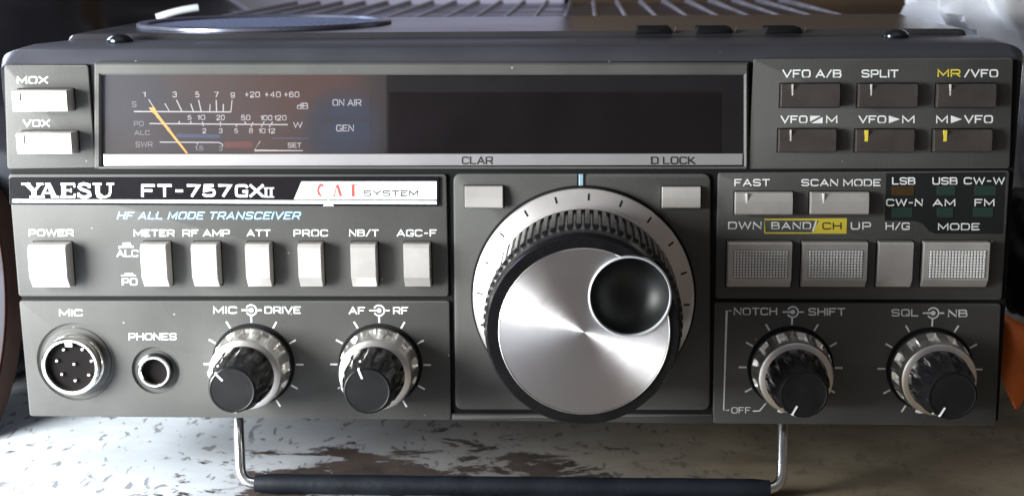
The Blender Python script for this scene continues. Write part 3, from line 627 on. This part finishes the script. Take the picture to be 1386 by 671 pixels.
# ------------------------------------------------------------------ main tuning dial
cx, cz = 19.45, 31.3
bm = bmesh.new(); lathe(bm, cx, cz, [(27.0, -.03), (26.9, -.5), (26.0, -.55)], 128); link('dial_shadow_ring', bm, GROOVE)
bm = bmesh.new(); lathe(bm, cx, cz, [(26.4, -.5), (26.4, -1.6), (26.0, -2.0), (22.6, -3.4), (22.4, -4.6), (22.0, -4.8), (20, -4.8)], 160, cap0=False); skirt = link('dial_skirt', bm, DIAL, smooth=True)
bm = bmesh.new()
for k in range(19 + 1):
    a = math.radians(3 + k * 18); s, co = math.sin(a), math.cos(a)
    def q(r_, t_): 
        y_ = -2.0 - (26.0 - r_) / 3.4 * 1.4 - .06
        return (cx + s * r_ + co * t_, y_, cz + co * r_ - s * t_)
    bm.faces.new([bm.verts.new(q(*v)) for v in ((23.9, -.22), (25.4, -.22), (25.4, .22), (23.9, .22))])
link('division_marks', bm, GROOVE, skirt)
YF = -32.6
NR = 72
def ribs(i, a):
    if 2 <= i <= 5: return -.75 * min(1, max(0, math.cos(NR * a)) * 1.6)
    return 0
bm = bmesh.new(); lathe(bm, cx, cz, [(21.6, -4.7), (22.2, -5.4), (22.4, -6.0), (22.4, -12), (22.3, -23.0), (22.3, -23.8), (21.6, -24.6), (21.75, -25.4), (21.5, -30.6), (21.1, YF + .35), (20.8, YF)], 864, ribs, cap1=True)
# knurl ends: chunky lugs round the front rim
dial = link('tuning_knob', bm, KNOB, smooth=True)
dcx, dcz = DISC_C
FX, FZ = P(852.5, 401, YF - .2).x, P(852.5, 401, YF - .2).z
def cutter(r0, r1, depth):
    bm = bmesh.new(); lathe(bm, FX, FZ, [(r1, YF + depth), (r0, YF - 3)], 96)
    me = bpy.data.meshes.new('cut')
    for v in bm.verts: v.co = v.co * MM
    bmesh.ops.recalc_face_normals(bm, faces=bm.faces); bm.to_mesh(me); bm.free()
    o = bpy.data.objects.new('cut', me); COL.objects.link(o); o.parent = ROOT; return o
def cut(o, c):
    md = o.modifiers.new('b', 'BOOLEAN'); md.object = c; md.operation = 'DIFFERENCE'; md.solver = 'EXACT'
    bpy.context.view_layer.update()
    me = bpy.data.meshes.new_from_object(o.evaluated_get(bpy.context.evaluated_depsgraph_get()))
    old = o.data; o.modifiers.clear(); o.data = me; bpy.data.meshes.remove(old)
bm = bmesh.new(); lathe(bm, dcx, dcz, [(18.4, YF + .4), (18.4, YF - .18), (18.25, YF - .30)], 160); disc = link('brushed_disc', bm, DISC, dial)
bm = bmesh.new(); lathe(bm, dcx, dcz, [(18.6, YF + .2), (18.65, YF - .30), (18.5, YF - .38), (18.35, YF - .30)], 160, cap1=False); rim = link('disc_rim', bm, CHROME, dial, smooth=True)
RB = 8.85
ct = cutter(RB, RB, 7.6)
for o in (dial, disc, rim): cut(o, ct)
bpy.data.objects.remove(ct)
for o in (dial,):
    for p in o.data.polygons: p.use_smooth = True
    o.data.set_sharp_from_angle(angle=math.radians(30))
bm = bmesh.new(); pr = [(RB + .05, YF - .2)]
for k in range(1, 13):
    t = k / 12 * PI / 2; pr.append((RB * math.cos(t) * .99 + .02, YF - .2 + 7.4 * math.sin(t)))
lathe(bm, FX, FZ, pr, 96, cap0=False); bowl = link('finger_dimple', bm, mat('dimple_black', (.010, .011, .011), .42, var=.2, vscale=150), dial, smooth=True)
bm = bmesh.new(); lathe(bm, FX, FZ, [(RB + .15, YF + .8), (RB + .15, YF - .3), (RB + .08, YF - .75), (RB - .2, YF - .85), (RB - .30, YF - .70), (RB - .32, YF + .5)], 96, cap0=False, cap1=False); link('dimple_rim', bm, mat('rim_dark_chrome', (.72, .74, .78), .38, .55), bowl, smooth=True)
# index line above the dial
bm = bmesh.new(); slab(bm, qpx(781, 235.5, 792, 257), -.08, .4, 0); link('index_groove', bm, GROOVE, pE)
bm = bmesh.new(); slab(bm, qpx(783.5, 235.5, 789.5, 257), -.16, .4, .1); link('index_line', bm, mat('index_line', (.35, .50, .62), .3, .3), pE)
# ------------------------------------------------------------------ top of the radio
def zt(y): return 93.3 + .0125 * (y - 22)
bm = bmesh.new()                                   # cover with a raised step behind the bezel
secs = []
for y, z in [(20.5, 91.4), (21, 92.4), (21.8, zt(22) - .1), (23, zt(23)), (90, zt(90))]:
    xl, xr = -110, 112.5
    pts = round_poly([(xl - .5, 80), (xr + .5, 80), (xr, z), (xl, z)], [.1, .1, 2.5, 2.5], 5)
    secs.append([bm.verts.new((x, y, zz)) for x, zz in pts])
for a, b_ in zip(secs, secs[1:]):
    for i in range(len(a)): bm.faces.new((a[i], a[(i + 1) % len(a)], b_[(i + 1) % len(a)], b_[i]))
bm.faces.new(secs[0]); bm.faces.new(secs[-1])
cover = link('top_cover', bm, COVER, smooth=True)
# speaker grille
g0 = P(178, 41, 24); gx = (P(181, 33, 50).x + P(521, 30, 50).x) / 2; gr = 34.5; gy = 24 + gr
RIM = mat('grille_rim', (.16, .17, .23), .28, .5, var=.1)
bm = bmesh.new(); n_ = 96; pr = [(1.0, .1), (1.0, .8), (.985, 1.15), (.955, 1.2), (.935, .9), (.93, .2)]
rings = [[bm.verts.new((gx + gr * k * math.cos(2 * PI * i / n_), gy + gr * k * math.sin(2 * PI * i / n_), zt(gy + gr * k * math.sin(2 * PI * i / n_)) + h)) for i in range(n_)] for k, h in pr]
for a, b_ in zip(rings, rings[1:]):
    for i in range(n_): bm.faces.new((a[i], a[(i + 1) % n_], b_[(i + 1) % n_], b_[i]))
grille = link('speaker_grille', bm, RIM, smooth=True)
bm = bmesh.new(); fillr = [bm.verts.new((gx + gr * .94 * math.cos(2 * PI * i / n_), gy + gr * .94 * math.sin(2 * PI * i / n_), zt(gy + gr * .94 * math.sin(2 * PI * i / n_)) + .145)) for i in range(n_)]
bm.faces.new(fillr); link('grille_backing', bm, mat('grille_backing', (.006, .007, .016), .8, spec=0), grille)
bm = bmesh.new(); u = Vector((.06, .998)); v = Vector((-u.y, u.x)); R1 = gr * .935
for k in range(-20, 21):
    o_ = k * 1.62
    if abs(o_) > R1 - .4: continue
    h = math.sqrt(R1 * R1 - o_ * o_); a = Vector((gx, gy)) + v * o_ - u * h; b_ = Vector((gx, gy)) + v * o_ + u * h
    tl = [Vector((a.x, a.y)) - v * .42, Vector((b_.x, b_.y)) - v * .42, Vector((b_.x, b_.y)) + v * .42, Vector((a.x, a.y)) + v * .42]
    lo = [bm.verts.new((p.x, p.y, zt(p.y) + .1)) for p in tl]; hi = [bm.verts.new((p.x, p.y, zt(p.y) + .20)) for p in tl]
    bm.faces.new(hi)
    for i in range(4): bm.faces.new((lo[i], lo[(i + 1) % 4], hi[(i + 1) % 4], hi[i]))
link('grille_slats', bm, mat('grille_slat', (.40, .46, .66), .7, spec=0), grille)
# screws
for px_, py_ in [(162, 51), (1212, 43)]:
    p = P(px_, py_, 21); bm = bmesh.new(); zb = 91.9; n2 = 32; yc_ = 15.5
    p = P(px_, py_, yc_)
    prr = [(3.2, 0), (3.2, .5), (2.9, .9), (2.3, 1.4), (1.5, 1.75), (.6, 1.9)]
    rr_ = [[bm.verts.new((p.x + a_ * math.cos(2 * PI * i / n2), yc_ + a_ * math.sin(2 * PI * i / n2), zb - .2 + h_ + .05 * 0)) for i in range(n2)] for a_, h_ in prr]
    for a, b_ in zip(rr_, rr_[1:]):
        for i in range(n2): bm.faces.new((a[i], a[(i + 1) % n2], b_[(i + 1) % n2], b_[i]))
    bm.faces.new(rr_[0]); bm.faces.new(rr_[-1]); link('cover_screw', bm, mat('screw_black', (.05, .06, .07), .15, .8), smooth=True)
# slide controls in the lid
for x0 in (860, 942, 1036):
    a = P(x0, 46, 19.8); b_ = P(x0 + 51, 37, 19.8); bm = bmesh.new(); slab(bm, round_poly([(a.x, a.z), (b_.x, a.z), (b_.x - .6, b_.z), (a.x + .6, b_.z)], .4), 19.9, 30, .2); link('slide_control', bm, GROOVE, smooth=True)
    bm = bmesh.new(); stroke(bm, [(b_.x + .25, a.z), (b_.x + .7, b_.z)], .18, 20.3); link('slot_edge', bm, WHITE if 0 else GREYP)
# heat sink: base and fins run front to back
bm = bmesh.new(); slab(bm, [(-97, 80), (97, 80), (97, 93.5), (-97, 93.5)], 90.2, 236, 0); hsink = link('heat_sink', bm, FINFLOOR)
for k in range(22):
    x = -95.5 + k * 9.1
    bm = bmesh.new(); a = (x - .55, 90.2, 87.4); 
    vs = [bm.verts.new(p) for p in [(x - .8, 90.4, 93.4), (x + .8, 90.4, 93.4), (x + .8, 236, 93.4), (x - .8, 236, 93.4), (x - .32, 90.1, zt(90) - .3), (x + .32, 90.1, zt(90) - .3), (x + .32, 236, zt(236) - .8), (x - .32, 236, zt(236) - .8)]]
    for f in ((4, 5, 6, 7), (0, 1, 5, 4), (1, 2, 6, 5), (2, 3, 7, 6), (3, 0, 4, 7)): bm.faces.new([vs[i] for i in f])
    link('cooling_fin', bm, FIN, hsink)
# ------------------------------------------------------------------ bail stand
yb_ = 0
tl, tr_ = P(320, 575, 9), P(1061, 580, 9); bl, br = P(326, 650, 0), P(1058, 657, 0)
zc = -16.9
bl.z = zc; br.z = zc
def corner(a, b_, c_, r_, seg=6):
    p = b_ + (a - b_).normalized() * r_; q = b_ + (c_ - b_).normalized() * r_
    return [p.lerp(b_, t).lerp(b_.lerp(q, t), t) for t in [k / seg for k in range(seg + 1)]]
tl.z = 1.5; tl.y = 10; tr_.z = 1.5; tr_.y = 10
tl.x = P(320, 570, 8).x; tr_.x = P(1061, 575, 8).x
path = [tl] + corner(tl, bl, br, 4) + corner(bl, br, tr_, 4) + [tr_]
bm = bmesh.new(); tube(bm, path, 1.35, 16); bail = link('wire_stand', bm, WIRE, smooth=True)
sa, sb = P(346, 655, 0).x, P(1042, 660, 0).x
bm = bmesh.new(); tube(bm, [(sa + (sb - sa) * t, 0, zc + math.sin(t * PI) * -.1) for t in [k / 30 for k in range(31)]], lambda t: 2.45 + .12 * noise.noise(Vector((t * 14, 0, 0))) - (.35 if t in (0, 1) else 0), 24)
link('rubber_sleeve', bm, RUB, bail, smooth=True)
for x in (-95, 95):
    bm = bmesh.new(); zz = -19.4 + 8.5 * 205 / 215
    box(bm, (x - 8, 205, zz + .2), (x + 8, 221, 2)); link('rear_foot', bm, GROOVE)
# ------------------------------------------------------------------ the setting and neighbours (world metres)
def thing(o, label, cat, group=None, kind=None):
    if label: o['label'] = label
    if cat: o['category'] = cat
    if group: o['group'] = group
    if kind: o['kind'] = kind
    return o
def wlink(name, bm, m, smooth=True, parent=None):
    me = bpy.data.meshes.new(name); bmesh.ops.recalc_face_normals(bm, faces=bm.faces); bm.to_mesh(me); bm.free(); me.materials.append(m)
    if smooth:
        for p in me.polygons: p.use_smooth = True
        me.set_sharp_from_angle(angle=math.radians(50))
    o = bpy.data.objects.new(name, me); COL.objects.link(o); o.parent = parent; return o
TBL = bpy.data.materials.new('worn_painted_table'); TBL.use_nodes = True
n = TBL.node_tree.nodes; l = TBL.node_tree.links; b = n['Principled BSDF']
t = n.new('ShaderNodeTexCoord')
def noise_(scale, detail=6, rough=.6, dist=0., vec=None, st=(1, 1, 1), rot=0.):
    mp = n.new('ShaderNodeMapping'); mp.inputs['Scale'].default_value = st; mp.inputs['Rotation'].default_value = (0, 0, rot); l.new(vec or t.outputs['Object'], mp.inputs[0])
    z = n.new('ShaderNodeTexNoise'); z.inputs['Scale'].default_value = scale; z.inputs['Detail'].default_value = detail; z.inputs['Roughness'].default_value = rough; z.inputs['Distortion'].default_value = dist
    l.new(mp.outputs[0], z.inputs['Vector']); return z.outputs['Fac']
def ramp(fac, a, b_):
    m = n.new('ShaderNodeMapRange'); m.inputs['From Min'].default_value = a; m.inputs['From Max'].default_value = b_; l.new(fac, m.inputs['Value']); return m.outputs[0]
def mixc(f, a, b_):
    m = n.new('ShaderNodeMix'); m.data_type = 'RGBA'; l.new(f, m.inputs['Factor'])
    for s, k in ((a, 'A'), (b_, 'B')):
        if isinstance(s, tuple): m.inputs[k].default_value = (*s, 1)
        else: l.new(s, m.inputs[k])
    return m.outputs['Result']
def math_(op, a, b_):
    m = n.new('ShaderNodeMath'); m.operation = op; m.use_clamp = True
    for i, s in enumerate((a, b_)):
        if isinstance(s, (int, float)): m.inputs[i].default_value = s
        else: l.new(s, m.inputs[i])
    return m.outputs[0]
sep = n.new('ShaderNodeSeparateXYZ'); l.new(t.outputs['Object'], sep.inputs[0])
painted_falloff = ramp(sep.outputs['X'], -.095, -.03)  # window light dropping off across the table, painted into its grey
rightness = ramp(sep.outputs['X'], -.04, .06)  # brown of the table, with the light's falloff to the right painted in
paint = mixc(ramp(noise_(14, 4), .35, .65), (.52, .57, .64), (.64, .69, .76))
paint = mixc(painted_falloff, paint, (.27, .27, .29))
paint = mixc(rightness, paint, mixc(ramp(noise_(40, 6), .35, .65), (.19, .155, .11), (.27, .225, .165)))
# worn patch concentrated below the middle of the radio (where hands and gear rub)
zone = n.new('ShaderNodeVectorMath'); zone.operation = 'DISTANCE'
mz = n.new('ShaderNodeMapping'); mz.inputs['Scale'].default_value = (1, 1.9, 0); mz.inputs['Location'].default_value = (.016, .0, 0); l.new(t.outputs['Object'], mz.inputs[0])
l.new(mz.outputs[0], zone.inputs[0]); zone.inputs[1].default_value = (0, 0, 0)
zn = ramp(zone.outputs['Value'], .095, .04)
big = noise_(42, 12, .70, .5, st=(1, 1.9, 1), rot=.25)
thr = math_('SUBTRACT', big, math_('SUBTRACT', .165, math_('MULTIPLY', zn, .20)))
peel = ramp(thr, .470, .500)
chips = ramp(noise_(190, 4, .55, .9, st=(1, .45, 1), rot=-.9), .62, .645)
clus = ramp(noise_(28, 3, .5), .42, .58)
chips = math_('MULTIPLY', chips, clus)
chips2 = ramp(noise_(330, 3, .5, .5, st=(1, .5, 1), rot=.5), .62, .65)
scr = ramp(noise_(60, 2, .4, 0, st=(.12, 1.6, 1), rot=.5), .735, .74)
dark = mixc(ramp(noise_(70, 6), .35, .65), (.028, .022, .022), (.075, .055, .048))
f = math_('MAXIMUM', peel, math_('MAXIMUM', math_('MULTIPLY', chips, .75), math_('MULTIPLY', chips2, .6)))
f = math_('MAXIMUM', f, math_('MULTIPLY', scr, .3))
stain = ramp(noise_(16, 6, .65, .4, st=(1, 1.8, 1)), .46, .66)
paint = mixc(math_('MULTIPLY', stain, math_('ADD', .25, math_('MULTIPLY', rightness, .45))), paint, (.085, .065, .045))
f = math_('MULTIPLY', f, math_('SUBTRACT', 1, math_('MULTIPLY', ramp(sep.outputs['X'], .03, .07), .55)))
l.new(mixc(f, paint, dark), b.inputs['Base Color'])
l.new(mixc(f, (.6, .6, .6), (.8, .8, .8)), b.inputs['Roughness']); b.inputs['Specular IOR Level'].default_value = .3
bp = n.new('ShaderNodeBump'); bp.inputs['Strength'].default_value = .25; bp.inputs['Distance'].default_value = .0002; bp.invert = True
l.new(math_('ADD', f, math_('MULTIPLY', noise_(500, 4), .15)), bp.inputs['Height']); l.new(bp.outputs[0], b.inputs['Normal'])
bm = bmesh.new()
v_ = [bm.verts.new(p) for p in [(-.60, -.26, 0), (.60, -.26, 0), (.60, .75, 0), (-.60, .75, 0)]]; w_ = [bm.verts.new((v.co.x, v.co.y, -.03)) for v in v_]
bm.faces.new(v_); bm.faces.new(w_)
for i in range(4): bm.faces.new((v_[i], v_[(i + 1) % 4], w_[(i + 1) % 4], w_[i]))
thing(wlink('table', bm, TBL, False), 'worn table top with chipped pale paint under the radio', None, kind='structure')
def lump(name, c, r, m, amp=.12, freq=18., sub=5, seed=0., squash=None, rot=0.):
    bm = bmesh.new(); bmesh.ops.create_icosphere(bm, subdivisions=sub, radius=1)
    for v in bm.verts:
        d = v.co.normalized(); k = 1 + amp * noise.noise(d * freq * .12 + Vector((seed, seed, 0))) + amp * .45 * math.sqrt(noise.noise(d * freq * .2 + Vector((seed, 0, 3))) ** 2 + .006)
        v.co = Vector((d.x * r[0] * k, d.y * r[1] * k, d.z * r[2] * k))
    bmesh.ops.rotate(bm, verts=bm.verts, matrix=Matrix.Rotation(rot, 3, 'Y')); bmesh.ops.translate(bm, verts=bm.verts, vec=c)
    for v in bm.verts: v.co.z = max(v.co.z, .0005)
    return wlink(name, bm, m)
# black glossy bag behind on the left
c = WY(60, 14, 150)
thing(lump('plastic_bag', (c.x - .02, .16, c.z - .055), (.105, .11, .075), mat('black_plastic', (.012, .012, .016), .18, var=.3, vscale=12), amp=.30, freq=14, seed=3.3),
      'glossy black plastic bag lying behind the left end of the radio', 'bag')
# white cloth behind on the right
c = WY(1462, 60, 150); bm = bmesh.new(); bmesh.ops.create_icosphere(bm, subdivisions=6, radius=1)
for v in bm.verts:
    d = v.co.normalized(); w_ = d * 1.1 + Vector((noise.noise(d * 2.1), noise.noise(d * 2.1 + Vector((5, 0, 0))), noise.noise(d * 2.1 + Vector((0, 5, 0))))) * .5
    sa = lambda q_: math.sqrt(q_ * q_ + .012)
    rid = 1 - sa(noise.noise(w_ * 1.9)) * 2; rid2 = 1 - sa(noise.noise(w_ * 3.4 + Vector((3, 1, 0)))) * 2
    k = 1 + .26 * rid + .11 * rid2 - .2 + .10 * noise.noise(d * 1.3)
    v.co = Vector((c.x + d.x * .056 * k, .15 + d.y * .05 * k, max(.0006, c.z + d.z * (.058 if d.z > 0 else .115) * k)))
thing(wlink('cloth', bm, mat('white_cloth', (.80, .82, .86), .75, bump=.4, bscale=400, var=.10, vscale=25)), 'crumpled heap of white cloth behind the right end of the radio', 'cloth')
# brown carton behind right
c = WY(1150, 20, 330)
bm = bmesh.new(); box(bm, (.01, .30, 0), (.21, .42, .24)); bmesh.ops.bevel(bm, geom=bm.edges[:], offset=.003, segments=2, affect='EDGES')
thing(wlink('carton', bm, mat('brown_card', (.16, .105, .065), .7, var=.15, vscale=30), True), 'plain brown carton standing behind the heat sink', 'box')
# pale rod resting on the left fins
bm = bmesh.new(); a = ROOT_M @ (P(212, 24, 95) * MM); b_ = ROOT_M @ (P(268, 11, 100) * MM)
d = (b_ - a); mid = [a + d * t + Vector((0, 0, .0004 * math.sin(t * 3))) for t in [k / 8 for k in range(9)]]
tube(bm, mid, .0011, 10)
thing(wlink('plastic_strip', bm, mat('pale_plastic', (.7, .74, .8), .35)), 'short pale plastic strip lying behind the round speaker grille', 'strip')
# tray leaning at the left edge
root = bpy.data.objects.new('round_tray', None); COL.objects.link(root); thing(root, 'round grey tray with a brown rim leaning beside the left end of the radio', 'tray')
cc = WY(-95, 400, 40); RR = .0435
root.location = (cc.x, cc.y, 0); tilt = Matrix.Rotation(-.18, 4, 'X')
def tring(name, prof, m, parent):
    bm = bmesh.new(); nn = 96; rings = []
    for r_, y_ in prof:
        ring = []
        for i in range(nn):
            a = 2 * PI * i / nn; ring.append(bm.verts.new(tilt @ Vector((r_ * math.cos(a) * .48, y_, r_ * math.sin(a))) + Vector((0, 0, cc.z))))
        rings.append(ring)
    for a, b_ in zip(rings, rings[1:]):
        for i in range(nn): bm.faces.new((a[i], a[(i + 1) % nn], b_[(i + 1) % nn], b_[i]))
    bm.faces.new(rings[0]); bm.faces.new(rings[-1])
    return wlink(name, bm, m, parent=parent)
# black pot and orange leaf at the right edge
pot = bpy.data.objects.new('placeholder', None)
bpy.data.objects.remove(pot)
c = WY(1398, 345, 60)
thing(lump('black_pouch', (c.x, .06, c.z), (.0105, .03, .0165), mat('black_cloth', (.012, .012, .013), .6, bump=.4), amp=.2, freq=20, seed=8.1), 'small black pouch beside the right end of the radio', 'pouch')
tray_face = mat('tray_face', (.05, .048, .062), .7, spec=.1, var=.5, vscale=30); tray_rim = mat('tray_rim', (.055, .030, .022), .6, spec=.15, var=.25, vscale=40)
a0 = WY(19, 400, 40).x - cc.x
RX = a0 / .48
tring('face', [(RX * .90, .001), (RX * .90, .004), (RX * .2, .005)], tray_face, root)
tring('rim', [(RX * .86, .008), (RX * 1.0, .006), (RX * 1.0, -.001), (RX * .97, -.003), (RX * .945, -.001), (RX * .935, -.0025), (RX * .90, -.001), (RX * .90, .004)], tray_rim, root)
# orange leaf-shaped plastic wedge
bm = bmesh.new(); Yo = 25
pts = [(1349, 428), (1366, 436), (1400, 452), (1408, 500), (1383, 556), (1376, 560), (1362, 528), (1350, 482)]
front = [bm.verts.new(WY(x, y, Yo - 6 + (6 if i in (0, 4, 5) else 0))) for i, (x, y) in enumerate(pts)]; back = [bm.verts.new(v.co + Vector((.001, .008, 0))) for v in front]
cen = bm.verts.new(WY(1376, 480, Yo - 12)); nn = len(pts)
for i in range(nn):
    bm.faces.new((front[i], front[(i + 1) % nn], cen)); bm.faces.new((front[i], front[(i + 1) % nn], back[(i + 1) % nn], back[i]))
bm.faces.new(back)
bmesh.ops.subdivide_edges(bm, edges=bm.edges[:], cuts=3, use_grid_fill=True, smooth=.9)
for _ in range(3): bmesh.ops.smooth_vert(bm, verts=bm.verts, factor=.5, use_axis_x=True, use_axis_y=True, use_axis_z=True)
thing(wlink('orange_pouch', bm, mat('orange_plastic', (.85, .20, .04), .5, var=.2, vscale=60)), 'orange pointed plastic piece at the right edge beside the radio', 'pouch')
